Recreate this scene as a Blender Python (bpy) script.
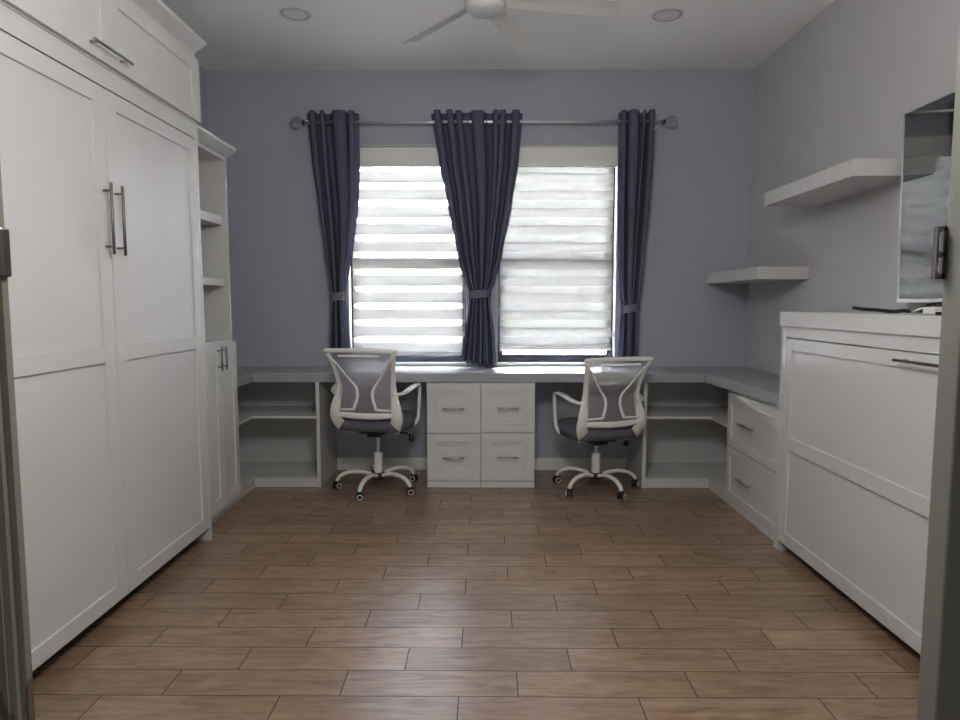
import bpy, bmesh, math, random
from mathutils import Vector, Matrix
random.seed(7)
for o in list(bpy.data.objects): bpy.data.objects.remove(o)
S = bpy.context.scene
C = S.collection
PI = math.pi

# ------------------------------------------------------------------ camera
F = 650.0
pitch = math.atan(57.0 / F)
yaw = math.atan(5.0 / math.hypot(F, 57.0))
cd = bpy.data.cameras.new('camera'); cam = bpy.data.objects.new('camera', cd); C.objects.link(cam)
cam.location = (0, 0, 1.28)
fw = Vector((-math.sin(yaw)*math.cos(pitch), math.cos(yaw)*math.cos(pitch), -math.sin(pitch)))
cam.rotation_euler = fw.to_track_quat('-Z', 'Y').to_euler()
cd.sensor_fit = 'HORIZONTAL'; cd.sensor_width = 36.0; cd.lens = F/960.0*36.0
cd.clip_start = 0.02; cd.clip_end = 200
S.camera = cam

# ------------------------------------------------------------------ world, lights, exposure
SKY = 50.0
W = bpy.data.worlds.new('world'); S.world = W; W.use_nodes = True
wn = W.node_tree; wn.nodes.clear()
wo = wn.nodes.new('ShaderNodeOutputWorld'); wb = wn.nodes.new('ShaderNodeBackground')
tc = wn.nodes.new('ShaderNodeTexCoord'); sp = wn.nodes.new('ShaderNodeSeparateXYZ'); rp = wn.nodes.new('ShaderNodeValToRGB')
rp.color_ramp.elements[0].position = 0.0; rp.color_ramp.elements[0].color = (0.96, 0.96, 1.0, 1)
rp.color_ramp.elements[1].position = 0.7; rp.color_ramp.elements[1].color = (0.82, 0.86, 1.0, 1)
wn.links.new(tc.outputs['Generated'], sp.inputs[0]); wn.links.new(sp.outputs['Z'], rp.inputs[0])
wn.links.new(rp.outputs[0], wb.inputs[0]); wb.inputs[1].default_value = SKY
wn.links.new(wb.outputs[0], wo.inputs[0])

def area(name, loc, rot, sx, sy, power, col, portal=False):
    l = bpy.data.lights.new(name, 'AREA'); l.shape = 'RECTANGLE'; l.size = sx; l.size_y = sy
    l.energy = power; l.color = col
    o = bpy.data.objects.new(name, l); C.objects.link(o); o.location = loc; o.rotation_euler = rot
    if portal: l.cycles.is_portal = True
    return o
for xc in (-0.585, 0.54):
    area('window_portal', (xc, 5.16, 1.65), (-PI/2, 0, 0), 0.9, 1.66, 1, (1, 1, 1), True)
area('hall_fill_light', (0, -8.3, 1.55), (PI/2, 0, 0), 3.6, 2.5, 17, (0.97, 0.98, 1.0))  # added fill shining in from behind the camera, not an actual window

def point_light(name, loc, r, power, col):
    l = bpy.data.lights.new(name, 'POINT'); l.shadow_soft_size = r; l.energy = power; l.color = col
    o = bpy.data.objects.new(name, l); C.objects.link(o); o.location = loc
sl = bpy.data.lights.new('sun', 'SUN'); sl.energy = 260; sl.angle = 0.02; sl.color = (1.0, 0.97, 0.92)
so = bpy.data.objects.new('sun', sl); C.objects.link(so); so.rotation_euler = (math.radians(35), 0, math.radians(8)); so.location = (0, 8, 6)
point_light('entry_fill_light', (0, 1.25, 2.18), 0.24, 17.5, (1.0, 0.98, 0.94))  # unseen soft point light added to lift ceiling and walls, no actual pendant
S.view_settings.view_transform = 'Standard'; S.view_settings.look = 'None'
S.view_settings.gamma = 1; S.view_settings.use_curve_mapping = False
S.view_settings.exposure = 2.0

# ------------------------------------------------------------------ materials
def mat(name, col, rough=0.5, metal=0.0, bump=0.0, bscale=200.0, vary=0.0, vscale=3.0, spec=0.5):
    m = bpy.data.materials.new(name); m.use_nodes = True
    n = m.node_tree.nodes; L = m.node_tree.links; b = n['Principled BSDF']
    b.inputs['Base Color'].default_value = (*col, 1); b.inputs['Roughness'].default_value = rough
    b.inputs['Metallic'].default_value = metal; b.inputs['Specular IOR Level'].default_value = spec
    t = n.new('ShaderNodeTexCoord')
    nz = n.new('ShaderNodeTexNoise'); nz.inputs['Scale'].default_value = bscale; nz.inputs['Detail'].default_value = 3
    L.new(t.outputs['Object'], nz.inputs['Vector'])
    if bump > 0:
        bp = n.new('ShaderNodeBump'); bp.inputs['Strength'].default_value = bump; bp.inputs['Distance'].default_value = 0.002
        L.new(nz.outputs['Fac'], bp.inputs['Height']); L.new(bp.outputs[0], b.inputs['Normal'])
    if vary > 0:
        n2 = n.new('ShaderNodeTexNoise'); n2.inputs['Scale'].default_value = vscale
        L.new(t.outputs['Object'], n2.inputs['Vector'])
        mr = n.new('ShaderNodeMapRange'); mr.inputs[3].default_value = 1-vary; mr.inputs[4].default_value = 1+vary
        L.new(n2.outputs['Fac'], mr.inputs[0])
        hs = n.new('ShaderNodeHueSaturation'); hs.inputs['Color'].default_value = (*col, 1)
        L.new(mr.outputs[0], hs.inputs['Value']); L.new(hs.outputs[0], b.inputs['Base Color'])
    return m

WALLG = mat('side_wall_paint', (0.50, 0.49, 0.505), 0.75, bump=0.35, bscale=130, vary=0.03)
WALL = mat('wall_paint', (0.395, 0.412, 0.478), 0.75, bump=0.35, bscale=130, vary=0.03)
CEIL = mat('ceiling_paint', (0.93, 0.93, 0.915), 0.85, bump=0.3, bscale=110)
TRIM = mat('trim_paint', (0.80, 0.80, 0.78), 0.45, bump=0.05)
CAB = mat('cabinet_paint', (0.60, 0.596, 0.595), 0.42, bump=0.05, bscale=60, vary=0.015)
STONE = mat('desktop_laminate', (0.35, 0.365, 0.395), 0.5, bump=0.03, bscale=40, vary=0.06, vscale=9, spec=0.15)
NICKEL = mat('brushed_nickel', (0.42, 0.40, 0.38), 0.35, 1.0, bump=0.1, bscale=300)
DARKNICK = mat('dark_nickel', (0.20, 0.18, 0.17), 0.35, 1.0)
CHROME = mat('chrome', (0.85, 0.85, 0.88), 0.32, 0.8)
BLACK = mat('black_plastic', (0.012, 0.012, 0.014), 0.4)
WPLAST = mat('white_plastic', (0.78, 0.77, 0.75), 0.35)
SEATM = mat('seat_fabric', (0.115, 0.112, 0.14), 0.9, bump=0.5, bscale=500)
BLUEFR = mat('window_frame_paint', (0.008, 0.009, 0.022), 0.4)
DOORP = mat('door_paint', (0.165, 0.165, 0.145), 0.5, bump=0.1, bscale=80)
FANW = mat('fan_white', (0.62, 0.61, 0.585), 0.35)
FROST = mat('frosted_lens', (0.55, 0.55, 0.56), 0.5)
WALLEXT = mat('hallway_paint', (0.35, 0.35, 0.32), 0.8, bump=0.2)

def peel_mat():
    m = mat('peeling_door_paint', (0.33, 0.34, 0.27), 0.5, bump=0.1)
    n = m.node_tree.nodes; L = m.node_tree.links; b = n['Principled BSDF']
    t = n.new('ShaderNodeTexCoord'); mp = n.new('ShaderNodeMapping'); mp.inputs['Scale'].default_value = (60, 60, 16)
    L.new(t.outputs['Object'], mp.inputs[0])
    nz = n.new('ShaderNodeTexNoise'); nz.inputs['Scale'].default_value = 1.0; nz.inputs['Detail'].default_value = 5
    L.new(mp.outputs[0], nz.inputs['Vector'])
    sx = n.new('ShaderNodeSeparateXYZ'); L.new(t.outputs['Object'], sx.inputs[0])
    mr = n.new('ShaderNodeMapRange'); mr.inputs[1].default_value = 1.1; mr.inputs[2].default_value = 0.65
    mr.inputs[3].default_value = -0.12; mr.inputs[4].default_value = 0.06
    L.new(sx.outputs['Z'], mr.inputs[0])
    ad = n.new('ShaderNodeMath'); ad.operation = 'ADD'; L.new(nz.outputs['Fac'], ad.inputs[0]); L.new(mr.outputs[0], ad.inputs[1])
    gt = n.new('ShaderNodeMath'); gt.operation = 'GREATER_THAN'; gt.inputs[1].default_value = 0.59
    L.new(ad.outputs[0], gt.inputs[0])
    mx = n.new('ShaderNodeMix'); mx.data_type = 'RGBA'
    mx.inputs[6].default_value = (0.175, 0.17, 0.135, 1); mx.inputs[7].default_value = (0.10, 0.075, 0.05, 1)
    L.new(gt.outputs[0], mx.inputs[0]); L.new(mx.outputs[2], b.inputs['Base Color'])
    return m
PEEL = peel_mat()

def floor_mat():
    m = bpy.data.materials.new('wood_plank_tile'); m.use_nodes = True
    n = m.node_tree.nodes; L = m.node_tree.links; b = n['Principled BSDF']
    t = n.new('ShaderNodeTexCoord'); s = n.new('ShaderNodeSeparateXYZ'); L.new(t.outputs['Object'], s.inputs[0])
    def M(op, a, bb=None, c=None):
        x = n.new('ShaderNodeMath'); x.operation = op
        for i, v in enumerate((a, bb, c)):
            if v is None: continue
            if isinstance(v, (int, float)): x.inputs[i].default_value = v
            else: L.new(v, x.inputs[i])
        return x.outputs[0]
    yy = M('DIVIDE', M('SUBTRACT', s.outputs['Y'], 2.017), 0.1502)
    row = M('FLOOR', yy); fy = M('SUBTRACT', yy, row)
    xx = M('DIVIDE', M('SUBTRACT', M('ADD', s.outputs['X'], 0.085), M('MULTIPLY', M('ADD', row, 1.0), 0.1945)), 0.5845)
    col = M('FLOOR', xx); fx = M('SUBTRACT', xx, col)
    gy = M('MULTIPLY', M('MINIMUM', fy, M('SUBTRACT', 1.0, fy)), 0.1502)
    gx = M('MULTIPLY', M('MINIMUM', fx, M('SUBTRACT', 1.0, fx)), 0.5845)
    g = M('MINIMUM', gx, gy)
    gm = n.new('ShaderNodeMapRange'); gm.inputs[1].default_value = 0.0012; gm.inputs[2].default_value = 0.0026
    L.new(g, gm.inputs[0])
    idv = n.new('ShaderNodeCombineXYZ'); L.new(row, idv.inputs[0]); L.new(col, idv.inputs[1])
    wn_ = n.new('ShaderNodeTexWhiteNoise'); wn_.noise_dimensions = '3D'; L.new(idv.outputs[0], wn_.inputs['Vector'])
    off = M('MULTIPLY', wn_.outputs['Value'], 37.0)
    gv = n.new('ShaderNodeCombineXYZ')
    L.new(M('ADD', M('MULTIPLY', s.outputs['X'], 3.0), off), gv.inputs[0]); L.new(M('MULTIPLY', s.outputs['Y'], 34.0), gv.inputs[1]); L.new(off, gv.inputs[2])
    gn = n.new('ShaderNodeTexNoise'); gn.inputs['Scale'].default_value = 1.0; gn.inputs['Detail'].default_value = 6; gn.inputs['Roughness'].default_value = 0.62
    gn.inputs['Distortion'].default_value = 0.9
    L.new(gv.outputs[0], gn.inputs['Vector'])
    kv = n.new('ShaderNodeCombineXYZ')
    L.new(M('ADD', M('MULTIPLY', s.outputs['X'], 3.2), off), kv.inputs[0]); L.new(M('MULTIPLY', s.outputs['Y'], 9.0), kv.inputs[1]); L.new(off, kv.inputs[2])
    kn = n.new('ShaderNodeTexNoise'); kn.inputs['Scale'].default_value = 1.6; kn.inputs['Detail'].default_value = 3; kn.inputs['Distortion'].default_value = 1.5
    L.new(kv.outputs[0], kn.inputs['Vector'])
    mixf = M('ADD', M('MULTIPLY', gn.outputs['Fac'], 0.6), M('MULTIPLY', kn.outputs['Fac'], 0.4))
    cr = n.new('ShaderNodeValToRGB'); e = cr.color_ramp.elements
    e[0].position = 0.32; e[0].color = (0.125, 0.077, 0.046, 1)
    e[1].position = 0.66; e[1].color = (0.36, 0.25, 0.165, 1)
    e2 = cr.color_ramp.elements.new(0.48); e2.color = (0.25, 0.163, 0.103, 1)
    L.new(mixf, cr.inputs[0])
    hs = n.new('ShaderNodeHueSaturation'); L.new(cr.outputs[0], hs.inputs['Color'])
    mr = n.new('ShaderNodeMapRange'); mr.inputs[3].default_value = 0.86; mr.inputs[4].default_value = 1.12
    L.new(wn_.outputs['Value'], mr.inputs[0]); L.new(mr.outputs[0], hs.inputs['Value'])
    mx = n.new('ShaderNodeMix'); mx.data_type = 'RGBA'; mx.inputs[6].default_value = (0.03, 0.022, 0.016, 1)
    L.new(gm.outputs[0], mx.inputs[0]); L.new(hs.outputs[0], mx.inputs[7]); L.new(mx.outputs[2], b.inputs['Base Color'])
    rr = n.new('ShaderNodeMapRange'); rr.inputs[3].default_value = 0.8; rr.inputs[4].default_value = 0.31; b.inputs['Specular IOR Level'].default_value = 0.8
    L.new(gm.outputs[0], rr.inputs[0]); L.new(rr.outputs[0], b.inputs['Roughness'])
    bp = n.new('ShaderNodeBump'); bp.inputs['Strength'].default_value = 0.5; bp.inputs['Distance'].default_value = 0.0012
    hh = M('ADD', gm.outputs[0], M('MULTIPLY', gn.outputs['Fac'], 0.12))
    L.new(hh, bp.inputs['Height']); L.new(bp.outputs[0], b.inputs['Normal'])
    return m
FLOOR = floor_mat()

def fabric_mat(name, col, trans=0.25, alpha=0.0, tcol=None):
    m = bpy.data.materials.new(name); m.use_nodes = True
    n = m.node_tree.nodes; L = m.node_tree.links; n.clear()
    out = n.new('ShaderNodeOutputMaterial'); d = n.new('ShaderNodeBsdfDiffuse'); t = n.new('ShaderNodeBsdfTranslucent')
    tc = n.new('ShaderNodeTexCoord'); nz = n.new('ShaderNodeTexNoise'); nz.inputs['Scale'].default_value = 400
    L.new(tc.outputs['Object'], nz.inputs['Vector'])
    hs = n.new('ShaderNodeHueSaturation'); hs.inputs['Color'].default_value = (*col, 1)
    mr = n.new('ShaderNodeMapRange'); mr.inputs[3].default_value = 0.85; mr.inputs[4].default_value = 1.15
    L.new(nz.outputs['Fac'], mr.inputs[0]); L.new(mr.outputs[0], hs.inputs['Value'])
    L.new(hs.outputs[0], d.inputs[0]); t.inputs[0].default_value = (*(tcol or col), 1)
    mx = n.new('ShaderNodeMixShader'); mx.inputs[0].default_value = trans
    L.new(d.outputs[0], mx.inputs[1]); L.new(t.outputs[0], mx.inputs[2])
    last = mx.outputs[0]
    if alpha > 0:
        tr = n.new('ShaderNodeBsdfTransparent'); m2 = n.new('ShaderNodeMixShader'); m2.inputs[0].default_value = alpha
        L.new(last, m2.inputs[1]); L.new(tr.outputs[0], m2.inputs[2]); last = m2.outputs[0]
    L.new(last, out.inputs[0])
    return m
CURT = fabric_mat('curtain_fabric', (0.13, 0.138, 0.20), 0.16, tcol=(0.10, 0.10, 0.20))
TIE = fabric_mat('tieback_fabric', (0.19, 0.19, 0.25), 0.1)
MESHF = fabric_mat('chair_mesh', (0.36, 0.34, 0.37), 0.4, 0.28)

def perf_mat():
    m = fabric_mat('perforated_mesh', (0.42, 0.40, 0.43), 0.3, 0.5)
    n = m.node_tree.nodes; L = m.node_tree.links
    m2 = [x for x in n if x.type == 'MIX_SHADER' and x.inputs[0].default_value == 0.5][0]
    tc = n.new('ShaderNodeTexCoord'); s = n.new('ShaderNodeSeparateXYZ'); L.new(tc.outputs['Object'], s.inputs[0])
    def M(op, a, b):
        x = n.new('ShaderNodeMath'); x.operation = op
        for i, v in enumerate((a, b)):
            if v is None: continue
            if isinstance(v, (int, float)): x.inputs[i].default_value = v
            else: L.new(v, x.inputs[i])
        return x.outputs[0]
    K = 2*PI/0.026
    a = M('MULTIPLY', M('SINE', M('MULTIPLY', s.outputs['X'], K), None), M('SINE', M('MULTIPLY', s.outputs['Z'], K), None))
    g = M('GREATER_THAN', M('ABSOLUTE', a, None), 0.30)
    L.new(M('MULTIPLY', g, 0.9), m2.inputs[0])
    return m
PERF = perf_mat()

def glass_mat(name, tint=(1, 1, 1), rough=0.0, thin=True):
    m = bpy.data.materials.new(name); m.use_nodes = True
    n = m.node_tree.nodes; L = m.node_tree.links; n.clear()
    out = n.new('ShaderNodeOutputMaterial')
    if thin:
        tr = n.new('ShaderNodeBsdfTransparent'); tr.inputs[0].default_value = (*tint, 1)
        g = n.new('ShaderNodeBsdfGlossy'); g.inputs['Roughness'].default_value = 0.02
        fr = n.new('ShaderNodeFresnel'); fr.inputs[0].default_value = 1.45
        mx = n.new('ShaderNodeMixShader'); L.new(fr.outputs[0], mx.inputs[0]); L.new(tr.outputs[0], mx.inputs[1]); L.new(g.outputs[0], mx.inputs[2])
        L.new(mx.outputs[0], out.inputs[0])
    else:
        g = n.new('ShaderNodeBsdfGlass'); g.inputs['Roughness'].default_value = rough; g.inputs[0].default_value = (*tint, 1)
        L.new(g.outputs[0], out.inputs[0])
    return m
GLASS = glass_mat('window_glass', (0.95, 0.95, 0.96))
CRYSTAL = glass_mat('crystal', (0.93, 0.93, 0.97), 0.05, False)

def zebra_mat(name, z0, P, a, tv):
    """opaque bands start at z0 + k*P and are a high; the rest is sheer netting"""
    m = bpy.data.materials.new(name); m.use_nodes = True
    n = m.node_tree.nodes; L = m.node_tree.links; n.clear()
    out = n.new('ShaderNodeOutputMaterial'); tc = n.new('ShaderNodeTexCoord'); s = n.new('ShaderNodeSeparateXYZ')
    L.new(tc.outputs['Object'], s.inputs[0])
    def M(op, x, y):
        q = n.new('ShaderNodeMath'); q.operation = op
        for i, v in enumerate((x, y)):
            if isinstance(v, (int, float)): q.inputs[i].default_value = v
            else: L.new(v, q.inputs[i])
        return q.outputs[0]
    fr = M('FLOORED_MODULO', M('SUBTRACT', s.outputs['Z'], z0), P)
    band = M('LESS_THAN', fr, a)
    d = n.new('ShaderNodeBsdfDiffuse'); d.inputs[0].default_value = (0.74, 0.74, 0.71, 1)
    t = n.new('ShaderNodeBsdfTranslucent'); t.inputs[0].default_value = (tv, tv, tv*0.975, 1)
    mx = n.new('ShaderNodeMixShader'); mx.inputs[0].default_value = 0.7
    L.new(d.outputs[0], mx.inputs[1]); L.new(t.outputs[0], mx.inputs[2])
    tr = n.new('ShaderNodeBsdfTransparent'); tr.inputs[0].default_value = (0.97, 0.97, 0.98, 1)
    op = n.new('ShaderNodeMapRange'); op.inputs[3].default_value = 0.50; op.inputs[4].default_value = 0.0
    L.new(band, op.inputs[0])
    m2 = n.new('ShaderNodeMixShader'); L.new(op.outputs[0], m2.inputs[0]); L.new(mx.outputs[0], m2.inputs[1]); L.new(tr.outputs[0], m2.inputs[2])
    L.new(m2.outputs[0], out.inputs[0])
    return m

def screen_mat():
    m = bpy.data.materials.new('tv_screen_glass'); m.use_nodes = True
    b = m.node_tree.nodes['Principled BSDF']
    b.inputs['Base Color'].default_value = (0.006, 0.007, 0.008, 1); b.inputs['Roughness'].default_value = 0.03
    b.inputs['IOR'].default_value = 2.9
    return m
SCREEN = screen_mat()

# ------------------------------------------------------------------ geometry helpers
def box(bm, x0, x1, y0, y1, z0, z1):
    if x0 > x1: x0, x1 = x1, x0
    if y0 > y1: y0, y1 = y1, y0
    if z0 > z1: z0, z1 = z1, z0
    v = [bm.verts.new((x, y, z)) for x in (x0, x1) for y in (y0, y1) for z in (z0, z1)]
    for f in ((0,1,3,2), (4,6,7,5), (0,4,5,1), (2,3,7,6), (0,2,6,4), (1,5,7,3)): bm.faces.new([v[i] for i in f])
    return bm
def prism(bm, poly, z0, z1):
    a = [bm.verts.new((x, y, z0)) for x, y in poly]; b = [bm.verts.new((x, y, z1)) for x, y in poly]
    bm.faces.new(a); bm.faces.new(b); k = len(poly)
    for i in range(k): bm.faces.new([a[i], a[(i+1) % k], b[(i+1) % k], b[i]])
    return bm
def extrude_y(bm, prof, y0, y1):
    a = [bm.verts.new((x, y0, z)) for x, z in prof]; b = [bm.verts.new((x, y1, z)) for x, z in prof]
    bm.faces.new(a); bm.faces.new(b); k = len(prof)
    for i in range(k): bm.faces.new([a[i], a[(i+1) % k], b[(i+1) % k], b[i]])
    return bm
def lathe(bm, prof, cx=0, cy=0, seg=32, axis='Z', c=(0, 0, 0)):
    rings = []
    for r, h in prof:
        ring = []
        for i in range(seg):
            a = 2*PI*i/seg
            if axis == 'Z': p = (cx + r*math.cos(a), cy + r*math.sin(a), h)
            elif axis == 'X': p = (c[0]+h, c[1]+r*math.cos(a), c[2]+r*math.sin(a))
            else: p = (c[0]+r*math.cos(a), c[1]+h, c[2]+r*math.sin(a))
            ring.append(bm.verts.new(p))
        rings.append(ring)
    for j in range(len(rings)-1):
        for i in range(seg): bm.faces.new([rings[j][i], rings[j][(i+1) % seg], rings[j+1][(i+1) % seg], rings[j+1][i]])
    bm.faces.new(rings[0]); bm.faces.new(rings[-1])
    return bm
def spline(pts, n):
    """Catmull-Rom through the control points"""
    P = [Vector(p) for p in pts]; P = [P[0]*2-P[1]] + P + [P[-1]*2-P[-2]]; out = []
    for i in range(1, len(P)-2):
        for k in range(n):
            t = k/n; a, b, c, d = P[i-1], P[i], P[i+1], P[i+2]
            out.append(0.5*((2*b)+(c-a)*t+(2*a-5*b+4*c-d)*t*t+(3*b-a-3*c+d)*t**3))
    out.append(P[-2]); return out
def sweep(bm, pts, ra, rb=None, ref=(0, 1, 0), seg=10, power=2.0, closed=False):
    """tube along pts; ra: half size along ref side, rb: half size across; each number or list"""
    pts = [Vector(p) for p in pts]; N = len(pts)
    if rb is None: rb = ra
    A = ra if isinstance(ra, (list, tuple)) else [ra]*N; B = rb if isinstance(rb, (list, tuple)) else [rb]*N
    def at(arr, i):
        if len(arr) == N: return arr[i]
        f = i/(N-1)*(len(arr)-1); k = min(int(f), len(arr)-2); return arr[k]+(arr[k+1]-arr[k])*(f-k)
    rings = []; rf = Vector(ref)
    for i in range(N):
        t = (pts[(i+1) % N]-pts[i-1]) if closed else (pts[min(i+1, N-1)]-pts[max(i-1, 0)])
        t.normalize(); u = rf - t*rf.dot(t)
        if u.length < 1e-4: u = Vector((1, 0, 0)) - t*t.x
        u.normalize(); v = t.cross(u); ring = []
        for k in range(seg):
            a = 2*PI*k/seg; ca, sa = math.cos(a), math.sin(a)
            ca = math.copysign(abs(ca)**(2/power), ca); sa = math.copysign(abs(sa)**(2/power), sa)
            ring.append(bm.verts.new(pts[i]+u*(at(A, i)*ca)+v*(at(B, i)*sa)))
        rings.append(ring)
    M = N if closed else N-1
    for j in range(M):
        r0, r1 = rings[j], rings[(j+1) % N]
        for k in range(seg): bm.faces.new([r0[k], r0[(k+1) % seg], r1[(k+1) % seg], r1[k]])
    if not closed: bm.faces.new(rings[0]); bm.faces.new(rings[-1])
    return bm
def obj(name, bm, m, parent=None, bevel=0.0, smooth=False, seg=2):
    bmesh.ops.recalc_face_normals(bm, faces=bm.faces)
    me = bpy.data.meshes.new(name); bm.to_mesh(me); bm.free()
    o = bpy.data.objects.new(name, me); C.objects.link(o); me.materials.append(m)
    if smooth:
        for p in me.polygons: p.use_smooth = True
    if bevel:
        b = o.modifiers.new('bevel', 'BEVEL'); b.width = bevel; b.segments = seg; b.limit_method = 'ANGLE'; b.angle_limit = 0.6
    if parent is not None:
        o.parent = parent
        if parent.type == 'EMPTY' or True: o.matrix_parent_inverse = inv(parent)
    return o
def inv(p):
    m = Matrix.LocRotScale(p.location, p.rotation_euler, p.scale)
    if p.parent: m = Matrix.LocRotScale(p.parent.location, p.parent.rotation_euler, p.parent.scale) @ m if p.type == 'EMPTY' else m
    return Matrix.Identity(4) if p.get('local') else m.inverted()
def new(): return bmesh.new()
def tag(o, label=None, cat=None, group=None, kind=None):
    if label: o['label'] = label
    if cat: o['category'] = cat
    if group: o['group'] = group
    if kind: o['kind'] = kind
    return o
def thing(name, label, cat, loc, group=None, local=False):
    o = bpy.data.objects.new(name, None); C.objects.link(o); o.location = loc; o.empty_display_size = 0.1
    if local: o['local'] = 1
    return tag(o, label, cat, group)
def part(name, bm, m, parent, **k):
    """child of a thing; geometry is given in world coordinates unless the root is flagged local"""
    root = parent
    while root.parent: root = root.parent
    o = obj(name, bm, m, None, **k)
    o.parent = parent
    if not root.get('local'):
        if parent is root: o.location = -Vector(root.location)
    return o
def dup(o, parent=None):
    c = o.copy(); C.objects.link(c); c.parent = parent
    for ch in o.children: dup(ch, c)
    return c
def struct(name, bm, m, label=None, **k):
    o = obj(name, bm, m, **k); o['kind'] = 'structure'
    if label: o['label'] = label
    return o

# ------------------------------------------------------------------ room shell
XL, XR, YB, ZC = -2.05, 1.97, 4.92, 2.98
YN0, YN1 = 0.77, 0.88          # wall with the double doorway
HX = 1.9                        # hallway half width
struct('floor', box(new(), XL-0.1, XR+0.1, -8.5, YB+0.2, -0.06, 0), FLOOR, 'floor of staggered brown wood-look plank tiles')
struct('ceiling', box(new(), XL-0.1, XR+0.1, -8.5, YB+0.2, ZC, ZC+0.06), CEIL, 'plain light ceiling')
struct('wall_left', box(new(), XL-0.1, XL, YN1, YB+0.12, 0, ZC), WALL, 'grey blue painted side wall on the left')
struct('wall_right', box(new(), XR, XR+0.1, YN1, YB+0.12, 0, ZC), WALLG, 'grey painted side wall on the right')
WX = [(-1.03, -0.14), (0.09, 0.985)]; WZ0, WZ1 = 0.805, 2.44
b = new(); Y2 = YB+0.16
box(b, XL, WX[0][0], YB, Y2, 0, ZC); box(b, WX[0][1], WX[1][0], YB, Y2, 0, ZC); box(b, WX[1][1], XR, YB, Y2, 0, ZC)
for a0, a1 in WX: box(b, a0, a1, YB, Y2, 0, WZ0); box(b, a0, a1, YB, Y2, WZ1, ZC)
struct('wall_back', b, WALL, 'grey blue painted wall with the two windows')
b = new(); OX = 0.68; OZ = 2.45
box(b, XL, -OX, YN0, YN1, 0, ZC); box(b, OX, XR, YN0, YN1, 0, ZC); box(b, -OX, OX, YN0, YN1, OZ, ZC)
struct('wall_front', b, WALLEXT, 'wall with the double doorway')
b = new(); box(b, -HX-0.1, -HX, -8.4, YN0, 0, ZC); struct('wall_hall_left', b, WALLEXT)
b = new(); box(b, HX, HX+0.1, -8.4, YN0, 0, ZC); struct('wall_hall_right', b, WALLEXT)
b = new(); box(b, -HX-0.1, HX+0.1, -8.5, -8.4, 0, ZC); struct('wall_hall_back', b, WALLEXT)
b = new(); box(b, -1.137, -0.405, YB-0.015, YB, 0, 0.095); box(b, 0.347, 1.085, YB-0.015, YB, 0, 0.095)
struct('baseboard_back', b, TRIM, 'white baseboard under the desk', bevel=0.003)

# door slabs of the doorway (edges only are seen)
def door(n, s, xe, y0, y1):
    r = thing('door_%d' % n, None, None, (s*0.9, (y0+y1)/2, 0)); r['kind'] = 'structure'
    r['label'] = ('grey green sliding door at the left picture edge with chipped paint' if s < 0 else 'grey green sliding door at the right picture edge')
    b = new()
    box(b, s*(xe+(0.0205 if s < 0 else 0.004)), s*1.16, y0, y1, 0.01, 2.44)
    part('door_panel', b, DOORP, r, bevel=0.003)
    if s < 0:
        b = new()
        prof = [(-xe-0.006, y0), (-xe-0.006, y0+0.003), (-xe, y0+0.008), (-xe-0.003, y0+0.012), (-xe-0.003, y0+0.019), (-xe+0.003, y0+0.024), (-xe+0.003, y1), (-xe-0.02, y1+0.002), (-xe-0.02, y0)]
        prism(b, prof, 0.01, 2.44); part('edge_moulding', b, PEEL, r)
        b = new(); prism(b, [(-xe-0.002, y1-0.020), (-xe+0.007, y1-0.018), (-xe+0.009, y1-0.012), (-xe+0.009, y1+0.001), (-xe-0.002, y1+0.001)], 1.313, 1.374)
        h = part('latch', b, DARKNICK, r, bevel=0.002)
    else:
        b = new(); xx = xe
        box(b, xx-0.011, xx+0.004, y1-0.004, y1, 1.310, 1.318); box(b, xx-0.011, xx+0.004, y1-0.004, y1, 1.338, 1.346)
        box(b, xx-0.011, xx+0.004, y1-0.004, y1, 1.371, 1.378)
        box(b, xx-0.0115, xx-0.0075, y1-0.006, y1, 1.310, 1.378); box(b, xx-0.002, xx+0.004, y1-0.004, y1, 1.310, 1.378)
        h = part('strike_plate', b, DARKNICK, r, bevel=0.001)
    h['label'] = 'dark metal latch hardware'
    return r
door(1, -1, 0.613, 0.797, 0.832)
door(2, 1, 0.587, 0.812, 0.850)

# ------------------------------------------------------------------ windows and outside
for i, (a0, a1) in enumerate(WX):
    side = ('left', 'right')[i]
    r = thing('window_%d' % (i+1), None, None, ((a0+a1)/2, YB, WZ0)); r['kind'] = 'structure'
    r['label'] = side + ' window behind a banded roller blind'
    b = new(); y0, y1 = YB+0.085, YB+0.135; t = 0.035
    box(b, a0, a0+0.05, y0, y1, WZ0+0.02, WZ1); box(b, a1-0.05, a1, y0, y1, WZ0+0.02, WZ1)
    box(b, a0+0.05, a1-0.05, y0, y1, WZ0+0.02, WZ0+0.08); box(b, a0+0.05, a1-0.05, y0, y1, WZ1-0.04, WZ1)
    part('window_frame', b, BLUEFR, r)
    b = new(); box(b, a0+0.05, a1-0.05, y0+0.005, y1-0.005, 1.575, 1.625)
    part('meeting_rail', b, BLUEFR, r)
    b = new(); box(b, a0+0.05, a1-0.05, y0+0.022, y0+0.026, WZ0+0.08, 1.575); box(b, a0+0.05, a1-0.05, y0+0.022, y0+0.026, 1.625, WZ1-0.04)
    part('pane', b, GLASS, r)
    b = new(); j = 0.004
    box(b, a0, a0+j, YB-0.002, y0, WZ0+0.02, WZ1); box(b, a1-j, a1, YB-0.002, y0, WZ0+0.02, WZ1); box(b, a0, a1, YB-0.002, y0, WZ1-j, WZ1)
    part('jamb_lining', b, TRIM, r)
    b = new(); box(b, a0, a1, YB-0.006, y1, WZ0, WZ0+0.02)
    part('sill', b, TRIM, r, bevel=0.002)

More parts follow.
